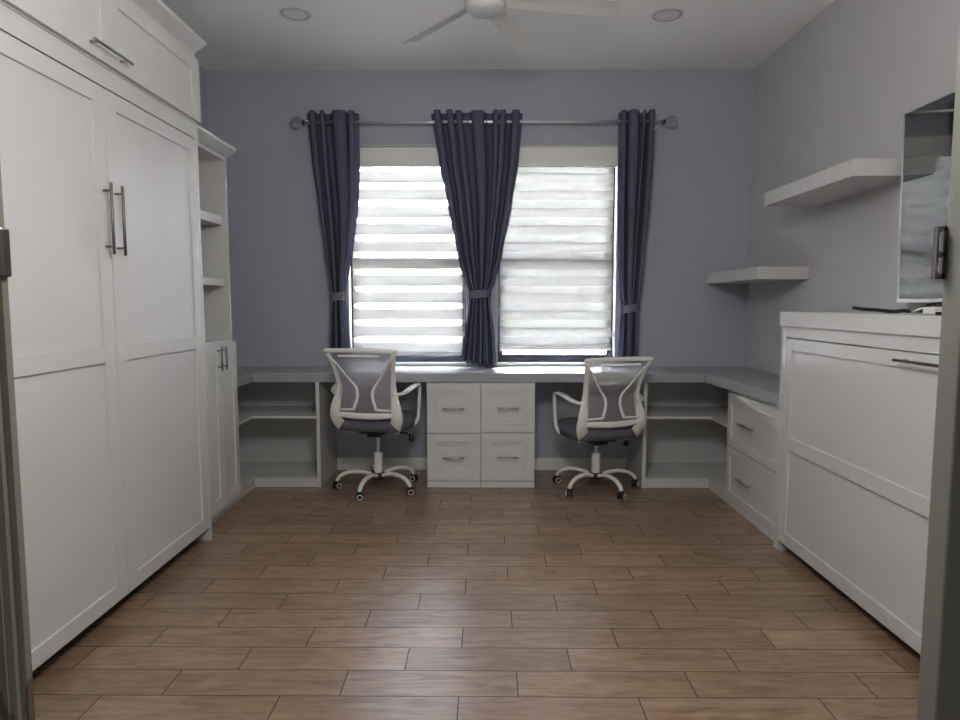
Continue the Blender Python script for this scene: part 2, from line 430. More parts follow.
PZ = 0.1277
def blind(i, x0, x1, zb, offs, label):
    yb = YB+0.035
    r = thing('roller_blind', label, 'blind', ((x0+x1)/2, yb, WZ1-0.01))
    a0, a1 = WX[i]
    b = new()
    # rounded fascia cassette with a step line
    extr = [(YB-0.012, 2.335), (YB-0.014, 2.42), (YB-0.006, 2.431), (YB+0.06, 2.431), (YB+0.06, 2.29), (YB-0.008, 2.285), (YB-0.008, 2.330)]
    va = [b.verts.new((a0+0.008, y, z)) for y, z in extr]; vb = [b.verts.new((a1-0.008, y, z)) for y, z in extr]
    b.faces.new(va); b.faces.new(vb)
    for k in range(len(extr)): b.faces.new([va[k], va[(k+1) % len(extr)], vb[(k+1) % len(extr)], vb[k]])
    part('cassette', b, TRIM, r, bevel=0.002)
    z0 = 2.262 - PZ*20
    bt = new(); ztop = 2.30
    box(bt, x0, x1, yb-0.0005, yb+0.0005, zb, ztop)
    part('banded_fabric', bt, zebra_mat('zebra_front_%d' % i, z0-0.088, PZ, (0.086, 0.070)[i], (0.345, 0.35)[i]), r)
    bt = new(); box(bt, x0, x1, yb+0.012, yb+0.013, zb, ztop)
    part('banded_fabric', bt, zebra_mat('zebra_back_%d' % i, z0-0.088+offs, PZ, (0.012, 0.070)[i], (0.345, 0.35)[i]), r)
    b = new(); box(b, x0-0.004, x1+0.004, yb-0.004, yb+0.017, zb-0.022, zb)
    part('bottom_rail', b, TRIM, r, bevel=0.003)
    # bead chain at the right edge with a small wall clip
    b = new(); cxx = x1+0.014
    for k in range(60):
        zz = 2.27-k*0.0205
        lathe(b, [(0.0008, -0.0025), (0.0022, 0), (0.0008, 0.0025)], seg=6, axis='Y', c=(cxx, yb-0.008, zz))
    box(b, cxx-0.0006, cxx+0.0006, yb-0.0086, yb-0.0074, 1.06, 2.29)
    part('bead_chain', b, WPLAST, r)
    b = new(); box(b, cxx-0.008, cxx+0.008, yb-0.016, yb-0.001, 1.02, 1.065)
    part('chain_clip', b, WPLAST, r, bevel=0.003)
    return r
blind(0, -1.003, -0.172, 0.903, 0.0, 'left banded blind, its open bands letting bright stripes through')
blind(1, 0.115, 0.958, 0.942, 0.060, 'right banded blind, nearly closed, ending just above the sill')

# outside: ground, pale garden wall, hedge, railing
GR = mat('concrete_outside', (0.66, 0.66, 0.64), 0.9, vary=0.05)
HEDGE = mat('hedge_leaves', (0.10, 0.17, 0.04), 0.8, bump=1.0, bscale=12, vary=0.4, vscale=7)
PALE = mat('garden_wall_paint', (0.72, 0.74, 0.74), 0.9)
struct('floor_patio', box(new(), -9, 9, YB+0.25, 24, -0.14, -0.06), GR, 'pale patio outside the windows')
b = new(); box(b, -7, 7, 11.0, 11.15, -0.06, 1.55)
tag(obj('garden_wall', b, PALE), 'pale garden wall seen through the sheer blind bands', 'wall')
b = new()
for k in range(90):
    x = -7+14*k/89
    lathe(b, [(0.05, -0.06), (0.42, 0.2), (0.45+random.random()*.08, 1.3), (0.3, 1.85+random.random()*.16), (0.05, 2.02+random.random()*.1)], x, 11.9+random.uniform(-.1, .1), seg=9)
tag(obj('hedge', b, HEDGE), 'green hedge behind the garden wall, outside the windows', 'hedge')
rl = thing('garden_railing', 'grey railing with thin upright bars outside the left window', 'railing', (0, 6.6, -0.06))
RAILM = mat('railing_paint', (0.22, 0.24, 0.25), 0.5)
b = new(); box(b, -2.4, 2.4, 6.58, 6.62, 1.01, 1.03); part('rail', b, RAILM, rl)
b = new(); box(b, -2.4, 2.4, 6.58, 6.62, 0.04, 0.07); part('rail', b, RAILM, rl)
for k in range(36):
    x = -2.34+k*0.1337
    b = new(); box(b, x-0.007, x+0.007, 6.593, 6.607, -0.06 if k % 7 == 0 else 0.07, 1.01)
    part('baluster', b, RAILM, rl)

# ------------------------------------------------------------------ shaker fronts and handles
def shaker(axis, f, dirn, u0, u1, z0, z1, su, rails, mids=(), th=0.02, rec=0.009, lip=0.0):
    """front face lies on axis=f and looks along dirn; u runs along the other floor axis; rails = list of (z0,z1) rails"""
    b = new()
    def bx(a0, a1, c0, c1, d0, d1):
        p, q = f - dirn*d0, f - dirn*d1
        if axis == 'X': box(b, p, q, a0, a1, c0, c1)
        else: box(b, a0, a1, p, q, c0, c1)
    bx(u0+0.001, u1-0.001, z0+0.001, z1-0.001, rec, th)
    bx(u0, u0+su, z0, z1, 0, rec+0.001); bx(u1-su, u1, z0, z1, 0, rec+0.001)
    cuts = [u0+su] + [c for m_ in mids for c in m_] + [u1-su]
    for m_ in mids: bx(m_[0], m_[1], z0, z1, 0, rec+0.001)
    for k in range(0, len(cuts), 2):
        for r0, r1 in rails: bx(cuts[k], cuts[k+1], r0, r1, 0, rec+0.001)
        if lip:
            zz = sorted(rails); c0, c1 = zz[0][1], zz[-1][0]; e = lip; q0, q1 = rec*0.5, rec+0.001
            bx(cuts[k], cuts[k]+e, c0, c1, q0, q1); bx(cuts[k+1]-e, cuts[k+1], c0, c1, q0, q1)
            bx(cuts[k]+e, cuts[k+1]-e, c0, c0+e, q0, q1); bx(cuts[k]+e, cuts[k+1]-e, c1-e, c1, q0, q1)
    return b
def bar_handle(p0, p1, face, axis, dirn, r=0.006, stand=0.032, inset=0.03):
    """bar from p0 to p1 (u,z), held off the face by two posts"""
    b = new(); f = face + dirn*stand
    def P(u, z, d): return (d, u, z) if axis == 'X' else (u, d, z)
    a, c = Vector(P(*p0, f)), Vector(P(*p1, f)); L = (c-a).length; t = (c-a)/L
    ref = (1, 0, 0) if axis == 'X' else (0, 1, 0)
    sweep(b, [a, a+t*0.001, c-t*0.001, c], [r*0.8, r, r, r*0.8], ref=ref, seg=12)
    for q in (a+t*inset, c-t*inset):
        e = Vector(q); g = Vector(q)
        if axis == 'X': g.x = face-dirn*0.0005
        else: g.y = face-dirn*0.0005
        sweep(b, [e, g], r*0.75, ref=(0, 0, 1), seg=10)
    return b

# ------------------------------------------------------------------ left wall bed
XF = -1.483
Y0, Y1 = 1.77, 3.43
bed = thing('wall_bed', 'tall white fold-up wall bed with two panelled fronts on the left', 'wall bed', (-1.76, 2.6, 0))
b = new(); box(b, XL+0.005, XF, Y1-0.025, Y1, 0, 2.195); part('side_panel', b, CAB, bed, bevel=0.0015)
b = new(); box(b, XL+0.005, XF, Y0, Y0+0.025, 0, 2.195); part('side_panel', b, CAB, bed, bevel=0.0015)
b = new(); box(b, XL+0.005, XF, Y0+0.026, Y1-0.026, 2.118, 2.195); part('header_rail', b, CAB, bed, bevel=0.0015)
b = new(); box(b, XL+0.005, XL+0.02, Y0+0.026, Y1-0.026, 0.0, 2.115); part('back_panel', b, CAB, bed)
for (u0, u1, hu) in ((Y0+0.028, 2.598, 2.560), (2.602, Y1-0.028, 2.640)):
    d = part('front_panel', shaker('X', XF, 1, u0, u1, 0.075, 2.112, 0.078, [(0.075, 0.14), (1.045, 1.11), (2.045, 2.112)]), CAB, bed, bevel=0.0012)
    part('handle', bar_handle((hu, 1.47), (hu, 1.745), XF, 'X', 1), DARKNICK, d, smooth=True)['label'] = 'brushed metal bar handle'

ov = thing('overhead_cabinet', 'white cabinet with crown moulding above the left wall bed', 'cabinet', (-1.76, 2.6, 2.197))
b = new(); box(b, XL+0.005, XF, Y0, Y1, 2.197, 2.545); part('cabinet_body', b, CAB, ov, bevel=0.0015)
d = part('flap_door', shaker('X', XF+0.021, 1, Y0+0.002, Y1, 2.203, 2.512, 0.085, [(2.203, 2.262), (2.450, 2.512)], mids=((2.565, 2.69),)), CAB, ov, bevel=0.0012)
part('handle', bar_handle((2.46, 2.245), (2.72, 2.245), XF+0.021, 'X', 1), NICKEL, d, smooth=True)['label'] = 'horizontal brushed metal bar handle'
b = new(); extrude_y(b, [(-1.50, 2.546), (-1.486, 2.547), (-1.475, 2.556), (-1.425, 2.585), (-1.42, 2.600), (-1.50, 2.600)], Y0, Y1)
part('crown_moulding', b, CAB, ov)

# ------------------------------------------------------------------ tower with open bookcase and lower doors
TX = -1.585; TY0, TY1 = 3.435, 4.06
tw = thing('tower_bookcase', 'narrow white tower with open shelves above two doors, beside the left wall bed', 'bookcase', (-1.8, 3.74, 0))
b = new(); box(b, XL+0.005, TX, TY1-0.022, TY1, 0.05, 2.165); part('side_panel', b, CAB, tw, bevel=0.001)
b = new(); box(b, XL+0.005, TX, TY0, TY0+0.17, 0.05, 2.165); part('side_panel', b, CAB, tw, bevel=0.001)
b = new(); box(b, XL+0.005, XL+0.018, TY0+0.17, TY1-0.022, 0.05, 2.145); part('back_panel', b, CAB, tw)
b = new(); box(b, XL+0.005, TX, TY0+0.17, TY1-0.022, 2.145, 2.165); part('top_panel', b, CAB, tw)
b = new(); box(b, XL+0.018, TX, TY0+0.17, TY1-0.022, 1.035, 1.055); part('divider', b, CAB, tw, bevel=0.001)
b = new(); box(b, XL+0.018, TX, TY0+0.17, TY1-0.022, 0.05, 0.07); part('bottom_panel', b, CAB, tw)
for z in (1.385, 1.757):
    b = new(); box(b, XL+0.018, -1.615, TY0+0.17, TY1-0.022, z, z+0.042 if z < 1.5 else z+0.05); part('shelf', b, CAB, tw, bevel=0.001)
b = new(); box(b, XL+0.06, TX-0.012, TY0, TY1, 0, 0.05); part('plinth', b, CAB, tw)
b = new(); extrude_y(b, [(-1.588, 2.1655), (-1.583, 2.168), (-1.565, 2.176), (-1.525, 2.205), (-1.52, 2.220), (-1.60, 2.220), (-1.60, 2.1655)], TY0, TY1)
part('crown_moulding', b, CAB, tw)
for (u0, u1, hu) in ((3.612, 3.813, 3.770), (3.817, 4.06, 3.838)):
    d = part('door', shaker('X', -1.562, 1, u0, u1, 0.055, 1.042, 0.055, [(0.055, 0.13), (0.975, 1.042)], th=0.0225), CAB, tw, bevel=0.001)
    part('handle', bar_handle((hu, 0.885), (hu, 1.025), -1.562, 'X', 1, r=0.005, stand=0.028, inset=0.022), DARKNICK, d, smooth=True)['label'] = 'brushed metal bar handle'

# ------------------------------------------------------------------ desk runs
ZD0, ZD1 = 0.738, 0.800
YF = 4.42
b = new(); prism(b, [(-1.595, YF), (1.500, YF), (1.500, YB-0.001), (-1.595, YB-0.001)], ZD0, ZD1)
tag(obj('desktop', b, STONE, bevel=0.003), 'long pale grey desktop under the two windows, lying on the drawers', 'desktop')
b = new(); prism(b, [(XL+0.002, TY1+0.003), (-1.605, TY1+0.003), (-1.597, YF), (-1.597, YB-0.001), (XL+0.002, YB-0.001)], ZD0, ZD1)
tag(obj('desktop_return', b, STONE, bevel=0.003), 'short pale grey desktop piece in the left corner beside the tower', 'desktop')
b = new(); prism(b, [(1.502, YB-0.001), (1.502, YF), (1.557, 3.35), (XR-0.002, 3.35), (XR-0.002, YB-0.001)], ZD0, ZD1)
tag(obj('desktop_return', b, STONE, bevel=0.003), 'pale grey desktop piece along the right wall above two drawers', 'desktop')

def corner_unit(s, label, xs0, xs1, xr, ye, xw):
    """open shelves turning the corner. xs0..xs1 side panel, xr front of the return, ye its near end"""
    r = thing('corner_shelf_unit', label, 'shelf unit', ((xs1+xw)/2, 4.7, 0)); yf = 4.435
    e = 0.001
    b = new(); box(b, xs0, xs1, YF+0.003, YB-0.016, 0, ZD0-e); part('side_panel', b, CAB, r, bevel=0.001)
    xi = xs1 if s > 0 else xs0
    def L(off, z0, z1, nm):
        b = new()
        poly = [(xi+s*0.0005, yf+off), (xr+s*off, yf+off), (xr+s*off, ye), (xw-s*0.004, ye), (xw-s*0.004, YB-0.02), (xi+s*0.0005, YB-0.02)]
        prism(b, poly, z0, z1); part(nm, b, CAB, r, bevel=0.001)
    L(0.0, 0.0, 0.050, 'plinth'); L(-0.006, 0.0505, 0.068, 'shelf'); L(0.005, 0.482, 0.500, 'shelf')
    b = new(); box(b, xi, xw-s*0.004, YB-0.0195, YB-0.006, 0, ZD0-e); part('back_panel', b, CAB, r)
    b = new(); box(b, xw-s*0.004, xw-s*0.001, ye, YB-0.02, 0, ZD0-e); part('back_panel', b, CAB, r)
    return r
corner_unit(-1, 'open white corner shelves under the desk beside the left tower', -1.165, -1.140, -1.603, TY1+0.004, XL)
corner_unit(1, 'open white corner shelves under the desk at the right end', 1.088, 1.113, 1.553, 4.128, XR)

# centre drawer cabinets
def drawer_cab(x0, x1, label, dz):
    r = thing('drawer_cabinet', label, 'drawer cabinet', ((x0+x1)/2, 4.67, 0), 'drawer cabinets between the two chairs')
    b = new(); box(b, x0, x1, YF+0.022, YB-0.006, 0.045, ZD0-0.001); part('cabinet_body', b, CAB, r)
    b = new(); box(b, x0+0.001, x1-0.001, YF+0.012, YB-0.03, 0, 0.045); part('plinth', b, CAB, r)
    for z0, z1 in ((0.050, 0.381+dz), (0.386+dz, 0.733)):
        d = part('drawer', shaker('Y', YF+0.003, -1, x0+0.002, x1-0.002, z0, z1, 0.060, [(z0, z0+0.055), (z1-0.060, z1)], lip=0.022, rec=0.014), CAB, r, bevel=0.001)
        xm = (x0+x1)/2; zm = (z0+z1)/2
        part('handle', bar_handle((xm-0.073, zm), (xm+0.073, zm), YF+0.003, 'Y', -1, r=0.0055, stand=0.028, inset=0.025), NICKEL, d, smooth=True)['label'] = 'brushed metal bar handle'
    return r
drawer_cab(-0.401, -0.029, 'two-drawer white cabinet, left of the pair in the middle under the desk', 0.0)
drawer_cab(-0.027, 0.345, 'two-drawer white cabinet, right of the pair in the middle under the desk', 0.005)

# right drawer unit
DX = 1.552
r = thing('drawer_cabinet', 'white two-drawer cabinet along the right wall beside the low wall bed', 'drawer cabinet', (1.76, 3.74, 0))
b = new(); box(b, DX+0.021, XR-0.004, 3.352, 4.122, 0.04, ZD0-0.001); part('cabinet_body', b, CAB, r, bevel=0.001)
b = new(); box(b, DX+0.004, XR-0.03, 3.352, 4.122, 0, 0.04); part('plinth', b, CAB, r, bevel=0.001)
for z0, z1 in ((0.044, 0.374), (0.380, 0.716)):
    d = part('drawer', shaker('X', DX, -1, 3.356, 4.120, z0, z1, 0.055, [(z0, z0+0.05), (z1-0.055, z1)]), CAB, r, bevel=0.001)
    zm = (z0+z1)/2
    part('handle', bar_handle((3.695, zm+0.004), (3.895, zm+0.004), DX, 'X', -1, r=0.0055, stand=0.028, inset=0.03), NICKEL, d, smooth=True)['label'] = 'brushed metal bar handle'

# ------------------------------------------------------------------ right low wall bed
RX = 1.522
rb = thing('wall_bed', 'low white sideways wall bed with one panelled front along the right wall', 'wall bed', (1.75, 2.3, 0))
b = new(); box(b, RX, XR-0.004, 3.292, 3.345, 0, 1.163); part('side_panel', b, CAB, rb, bevel=0.001)
b = new(); box(b, RX, XR-0.004, 1.26, 1.31, 0, 1.163); part('side_panel', b, CAB, rb, bevel=0.001)
b = new(); box(b, RX, XR-0.004, 1.311, 3.291, 1.108, 1.163); part('header_rail', b, CAB, rb, bevel=0.001)
b = new(); box(b, XR-0.02, XR-0.004, 1.311, 3.291, 0, 1.107); part('back_panel', b, CAB, rb)
b = new(); box(b, 1.512, XR-0.002, 1.24, 3.348, 1.164, 1.236); part('top_slab', b, CAB, rb, bevel=0.002)
d = part('front_panel', shaker('X', RX, -1, 1.314, 3.288, 0.055, 1.103, 0.062, [(0.055, 0.118), (0.542, 0.610), (1.045, 1.103)]), CAB, rb, bevel=0.0012)
part('handle', bar_handle((2.10, 1.073), (2.375, 1.073), RX, 'X', -1), DARKNICK, d, smooth=True)['label'] = 'horizontal dark metal bar handle'

# ------------------------------------------------------------------ wall shelves, television
for (y0, y1, z0, z1, lb) in ((3.99, 4.915, 1.425, 1.500, 'white floating wall shelf, the lower one in the back right corner'),
                             (3.015, 3.94, 1.853, 1.930, 'white floating wall shelf, the upper one beside the television')):
    b = new(); box(b, 1.66, XR-0.001, y0, y1, z0, z1)
    tag(obj('floating_shelf', b, CAB, bevel=0.0015), lb, 'shelf', 'floating shelves on the right wall')
tv = thing('television', 'large flat black television on the right wall reflecting the window', 'television', (1.9, 2.22, 1.28))
b = new(); box(b, 1.862, 1.898, 1.50, 2.955, 1.288, 2.108); part('case', b, BLACK, tv, bevel=0.003)
b = new(); box(b, 1.8605, 1.8625, 1.508, 2.947, 1.302, 2.101); part('screen', b, SCREEN, tv)
b = new()
box(b, 1.856, 1.865, 1.50, 2.958, 1.284, 1.300); box(b, 1.858, 1.866, 2.949, 2.958, 1.300, 2.110); box(b, 1.858, 1.866, 1.50, 2.958, 2.103, 2.110); box(b, 1.858, 1.866, 1.50, 1.507, 1.300, 2.103)
part('bezel', b, CHROME, tv)['label'] = 'thin silver bezel'
b = new(); box(b, 1.898, XR-0.004, 2.0, 2.45, 1.5, 1.7); part('wall_mount', b, BLACK, tv); tv.rotation_euler = (0, math.radians(-1.4), 0)

# things lying on the low wall bed
def cable(pts, r): 
    b = new(); sweep(b, spline(pts, 10), r, ref=(0, 0, 1), seg=8); return b
TZ = 1.2365
b = cable([(1.71, 3.04, TZ+0.022), (1.715, 2.98, TZ+0.016), (1.73, 2.88, TZ+0.012), (1.745, 2.80, TZ+0.007), (1.75, 2.74, TZ+0.012), (1.755, 2.71, TZ+0.009)], 0.008)
tag(obj('power_cable', b, BLACK, smooth=True), 'loose black cable end lying on the low wall bed', 'cable')
r = thing('power_adapter', 'small white power adapter with a cord under the television', 'adapter', (1.75, 2.56, TZ))
b = new(); box(b, 1.735, 1.775, 2.53, 2.60, TZ, TZ+0.028); part('adapter_body', b, WPLAST, r, bevel=0.004)
part('cord', cable([(1.755, 2.60, TZ+0.014), (1.76, 2.64, TZ+0.022), (1.75, 2.67, TZ+0.01), (1.765, 2.70, TZ+0.006)], 0.003), WPLAST, r, smooth=True)
b = cable([(1.80, 2.70, TZ+0.008), (1.785, 2.63, TZ+0.037), (1.77, 2.50, TZ+0.038), (1.74, 2.44, TZ+0.012), (1.72, 2.38, TZ+0.008), (1.70, 2.30, TZ+0.008), (1.72, 2.2, TZ+0.007)], 0.0065)
tag(obj('power_cable', b, BLACK, smooth=True), 'curled black cable beside the white adapter below the television', 'cable')
b = new(); box(b, 1.62, 1.66, 2.20, 2.36, TZ, TZ+0.012)
tag(obj('remote_control', b, BLACK, bevel=0.004), 'small flat black remote lying at the end of the low wall bed', 'remote')

# ------------------------------------------------------------------ curtains
RZ, RY = 2.576, 4.80
rod = thing('curtain_rod', 'chrome curtain rod with clear ball ends above both windows', 'curtain rod', (0, RY, RZ))
b = new(); lathe(b, [(0.011, -1.30), (0.011, 1.275)], seg=20, axis='X', c=(0, RY, RZ)); part('rod', b, CHROME, rod, smooth=True)
for s, x in ((-1, -1.30), (1, 1.275)):
    b = new(); prof = []
    for k in range(13):
        a = PI*k/12; prof.append((max(0.001, 0.042*math.sin(a)), 0.058*s-0.042*s*math.cos(a)))
    lathe(b, prof, seg=12, axis='X', c=(x, RY, RZ)); part('ball_finial', b, CRYSTAL, rod)['label'] = 'clear faceted ball finial'
    b = new(); lathe(b, [(0.014, 0), (0.02, 0.006*s), (0.012, 0.012*s), (0.016, 0.017*s)], seg=20, axis='X', c=(x, RY, RZ)); part('finial_collar', b, DARKNICK, rod)
    b = new(); lathe(b, [(0.028, 0), (0.028, -0.006), (0.008, -0.012), (0.008, -0.118)], seg=16, axis='Y', c=(x-s*0.03, YB-0.001, RZ)); part('bracket', b, CHROME, rod)
b = new(); lathe(b, [(0.028, 0), (0.028, -0.006), (0.008, -0.012), (0.008, -0.118)], seg=16, axis='Y', c=(-0.06, YB-0.001, RZ)); part('bracket', b, CHROME, rod)

def interp(tab, z):
    for (z0, *a), (z1, *c) in zip(tab, tab[1:]):
        if z0 >= z >= z1:
            t = (z0-z)/(z0-z1); t2 = t*t*(3-2*t)*0.35+t*0.65
            return [p+(q-p)*t2 for p, q in zip(a, c)]
    return list(tab[-1][1:])
def curtain(tab, nf, label, wz, seed, ph=0.0):
    """tab rows: z, x left, x right, fold depth"""
    rnd = random.Random(seed)
    wob = [rnd.uniform(-0.25, 0.25) for _ in range(40)]
    xm = (tab[0][1]+tab[0][2])/2
    r = thing('curtain', label, 'curtain', (xm, RY, tab[-1][0]), 'navy curtains on the rod')
    b = new(); NU = nf*14; NV = 90; zt, zb = tab[0][0], tab[-1][0]; rows = []
    for j in range(NV+1):
        v = j/NV; z = zt+(zb-zt)*v; xl, xr, am = interp(tab, z); row = []
        for i in range(NU+1):
            u = i/NU; k = u*nf
            w = 1+0.25*math.sin(2*PI*(u*1.7+seed*0.3))*min(1, v*3)
            wv = math.cos(2*PI*k+ph)
            wv = math.copysign(abs(wv)**0.8, wv)
            wide = (xr-xl)/nf
            x = xl+(xr-xl)*(u+0.10/nf*math.sin(4*PI*k+ph)*(1-v*0.4)+0.35/nf*math.sin(9*u+v*1.5+seed)*math.sin(PI*u)+0.2/nf*math.sin(17*u+seed*2)*math.sin(PI*u))
            y = RY+am*w*wv*(1+wob[int(k) % 40])+0.010*math.sin(6*v+5*u+seed)*min(1, v*4)
            zz = z+(0.012*math.cos(2*PI*k*1.0+1)+0.02*math.sin(3*u+seed) if j == NV else 0)
            row.append(b.verts.new((x, y, zz)))
        rows.append(row)
    for j in range(NV):
        for i in range(NU): b.faces.new([rows[j][i], rows[j][i+1], rows[j+1][i+1], rows[j+1][i]])
    c = part('fabric', b, CURT, r, smooth=True)
    sm = c.modifiers.new('thick', 'SOLIDIFY'); sm.thickness = 0.0025
    # metal grommets where the fabric crosses the rod
    xl, xr, am = interp(tab, RZ)
    for g in range(2*nf):
        u = (g+0.5)/(2*nf); x = xl+(xr-xl)*u
        b = new(); pts = [(x, RY+0.021*math.cos(2*PI*q/18), RZ+0.021*math.sin(2*PI*q/18)) for q in range(18)]
        sweep(b, pts, 0.0035, 0.0035, ref=(1, 0, 0), seg=6, closed=True)
        part('grommet', b, DARKNICK, r, smooth=True)
    # tieback band
    xl, xr, am = interp(tab, wz); b = new(); cx_ = (xl+xr)/2; hw = (xr-xl)/2+0.012
    NB = 36; rr = []
    for zz in (wz-0.028, wz-0.024, wz+0.026, wz+0.030):
        rr.append([b.verts.new((cx_+hw*math.cos(2*PI*q/NB), RY+0.004+(0.050)*math.sin(2*PI*q/NB), zz+0.010*math.cos(2*PI*q/NB))) for q in range(NB)])
    for a_, c_ in zip(rr, rr[1:]):
        for q in range(NB): b.faces.new([a_[q], a_[(q+1) % NB], c_[(q+1) % NB], c_[q]])
    tb = part('tieback', b, TIE, r, smooth=True)
    sm = tb.modifiers.new('thick', 'SOLIDIFY'); sm.thickness = 0.004
    return r
curtain([(2.648, -1.290, -0.915, 0.046), (2.30, -1.262, -0.915, 0.046), (2.00, -1.222, -0.930, 0.046), (1.65, -1.175, -0.975, 0.040), (1.42, -1.142, -1.020, 0.034), (1.325, -1.130, -1.035, 0.028), (1.22, -1.142, -1.020, 0.032), (0.835, -1.160, -0.995, 0.040)],
        4, 'left navy curtain tied at mid height beside the left blind', 1.325, 1)
curtain([(2.648, -0.392, 0.272, 0.046), (2.30, -0.335, 0.245, 0.048), (2.00, -0.272, 0.200, 0.050), (1.65, -0.205, 0.130, 0.046), (1.45, -0.150, 0.080, 0.040), (1.345, -0.108, 0.035, 0.032), (1.24, -0.122, 0.045, 0.036), (1.05, -0.150, 0.070, 0.042), (0.838, -0.180, 0.085, 0.046)],
        7, 'middle navy curtain tied at the waist between the two blinds', 1.345, 2)
curtain([(2.648, 0.962, 1.228, 0.046), (2.30, 0.962, 1.218, 0.046), (2.00, 0.965, 1.200, 0.044), (1.60, 0.980, 1.165, 0.040), (1.33, 0.995, 1.140, 0.034), (1.24, 1.010, 1.125, 0.028), (1.14, 1.000, 1.130, 0.032), (0.835, 0.990, 1.135, 0.038)],
        4, 'right navy curtain tied below mid height beside the right blind', 1.24, 3)

# ------------------------------------------------------------------ office chairs (built in chair space, facing +Y)
def dback(z):   # how far the back rest lies behind the centre at height z
    t = [(0.44, 0.10), (0.50, 0.19), (0.56, 0.225), (0.64, 0.215), (0.74, 0.205), (0.85, 0.245), (0.985, 0.315)]
    for (z0, d0), (z1, d1) in zip(t, t[1:]):
        if z <= z1: return d0+(d1-d0)*(z-z0)/(z1-z0)
    return t[-1][1]
def wback(z):
    t = [(0.44, 0.155), (0.50, 0.195), (0.56, 0.212), (0.64, 0.200), (0.74, 0.183), (0.85, 0.193), (0.985, 0.228)]
    for (z0, d0), (z1, d1) in zip(t, t[1:]):
        if z <= z1: return d0+(d1-d0)*(z-z0)/(z1-z0)
    return t[-1][1]
def make_chair(label, loc, rz, base_rot, lever, low=0.0):
    r = thing('office_chair', label, 'chair', loc, 'office chairs at the desk', local=True)
    r.rotation_euler = (0, 0, rz)
    # back frame: two wide side rails that hook under the seat, top rail and lower bar
    b = new()
    for s in (-1, 1):
        c = spline([(s*0.105, 0.03, 0.422), (s*0.150, -0.08, 0.420), (s*0.180, -0.165, 0.455), (s*0.210, -0.212, 0.530), (s*0.206, -0.220, 0.600), (s*0.190, -0.208, 0.680), (s*0.183, -0.205, 0.750), (s*0.195, -0.240, 0.850), (s*0.221, -0.300, 0.965)], 6)
        sweep(b, c, [0.009, 0.011, 0.011, 0.011, 0.011, 0.010, 0.009, 0.009, 0.009], [0.016, 0.026, 0.038, 0.040, 0.036, 0.028, 0.021, 0.018, 0.016], ref=(0, 1, 0.25), seg=12, power=3)
    c = spline([(-0.231, -0.305, 0.972), (-0.21, -0.312, 0.978), (0, -0.325, 0.982), (0.21, -0.312, 0.978), (0.231, -0.305, 0.972)], 6)
    sweep(b, c, 0.009, 0.014, ref=(0, 1, 0), seg=12, power=3)
    c = spline([(-0.205, -0.212, 0.558), (-0.1, -0.232, 0.549), (0, -0.238, 0.547), (0.1, -0.232, 0.549), (0.205, -0.212, 0.558)], 6)
    sweep(b, c, 0.009, 0.020, ref=(0, 1, 0), seg=12, power=3)
    part('back_frame', b, WPLAST, r, smooth=True)
    # lumbar wings
    wing = [(0.215, 0.945), (0.165, 0.880), (0.112, 0.800), (0.070, 0.745), (0.053, 0.705), (0.054, 0.660), (0.072, 0.605), (0.084, 0.590), (0.180, 0.586)]
    for s in (-1, 1):
        b = new(); pts = spline([(s*x, -dback(z)-0.006-0.018*(1-x/0.21), z) for x, z in wing], 5)
        sweep(b, pts, 0.006, [0.007, 0.006, 0.006, 0.009, 0.011, 0.011, 0.011, 0.009, 0.007], ref=(0, 1, 0), seg=8)
        part('lumbar_rim', b, WPLAST, r, smooth=True)
        b = new(); inner = [(x, z) for x, z in wing]
        vs = []
        for k in range(31):
            z = 0.588+(0.90-0.588)*k/30
            xi = None
            for (xa, za), (xb, zb) in zip(inner, inner[1:]):
                if za >= z >= zb: xi = xb+(xa-xb)*(z-zb)/(za-zb+1e-9)
            xo = wback(z)-0.008; xi = min(xi, xo-0.001)
            vs.append([b.verts.new((s*(xi+(xo-xi)*q/4), -dback(z)-0.004-0.018*(1-(xi+(xo-xi)*q/4)/0.21), z)) for q in range(5)])
        for a_, c_ in zip(vs, vs[1:]):
            for q in range(4): b.faces.new([a_[q], a_[q+1], c_[q+1], c_[q]])
        part('perforated_wing', b, PERF, r, smooth=True)
    b = new(); vs = []
    for k in range(25):
        z = 0.552+(0.975-0.552)*k/24; w = wback(z)-0.006
        vs.append([b.verts.new((w*(q/6-1), -dback(z)-0.012*math.cos(PI/2*(q/6-1)), z)) for q in range(13)])
    for a_, c_ in zip(vs, vs[1:]):
        for q in range(12): b.faces.new([a_[q], a_[q+1], c_[q+1], c_[q]])
    part('back_mesh', b, MESHF, r, smooth=True)
    b = new(); box(b, -0.14, 0.14, -0.330, -0.326, 0.940, 0.952); part('tag_strip', b, WPLAST, r, bevel=0.002)
    # seat: rounded cushion with waterfall front edge on a black pan
    b = new(); NX, NY = 18, 18; top = []; bot = []
    for j in range(NY+1):
        rt, rb_ = [], []
        for i in range(NX+1):
            u, v = 2*i/NX-1, 2*j/NY-1
            # squircle
            k = 1/((abs(u)**5+abs(v)**5)**(1/5)+1e-9)*max(abs(u), abs(v)) if (u or v) else 1
            x, y = u*k*0.245, v*k*0.235+0.025
            e = max(abs(u), abs(v)); zt = 0.537-0.045*e**6-0.02*max(0, v)**3+0.006*abs(u)**2
            rt.append(b.verts.new((x, y, zt))); rb_.append(b.verts.new((x*0.97, y*0.97, 0.4365)))
        top.append(rt); bot.append(rb_)
    for j in range(NY):
        for i in range(NX):
            b.faces.new([top[j][i], top[j][i+1], top[j+1][i+1], top[j+1][i]]); b.faces.new([bot[j][i], bot[j+1][i], bot[j+1][i+1], bot[j][i+1]])
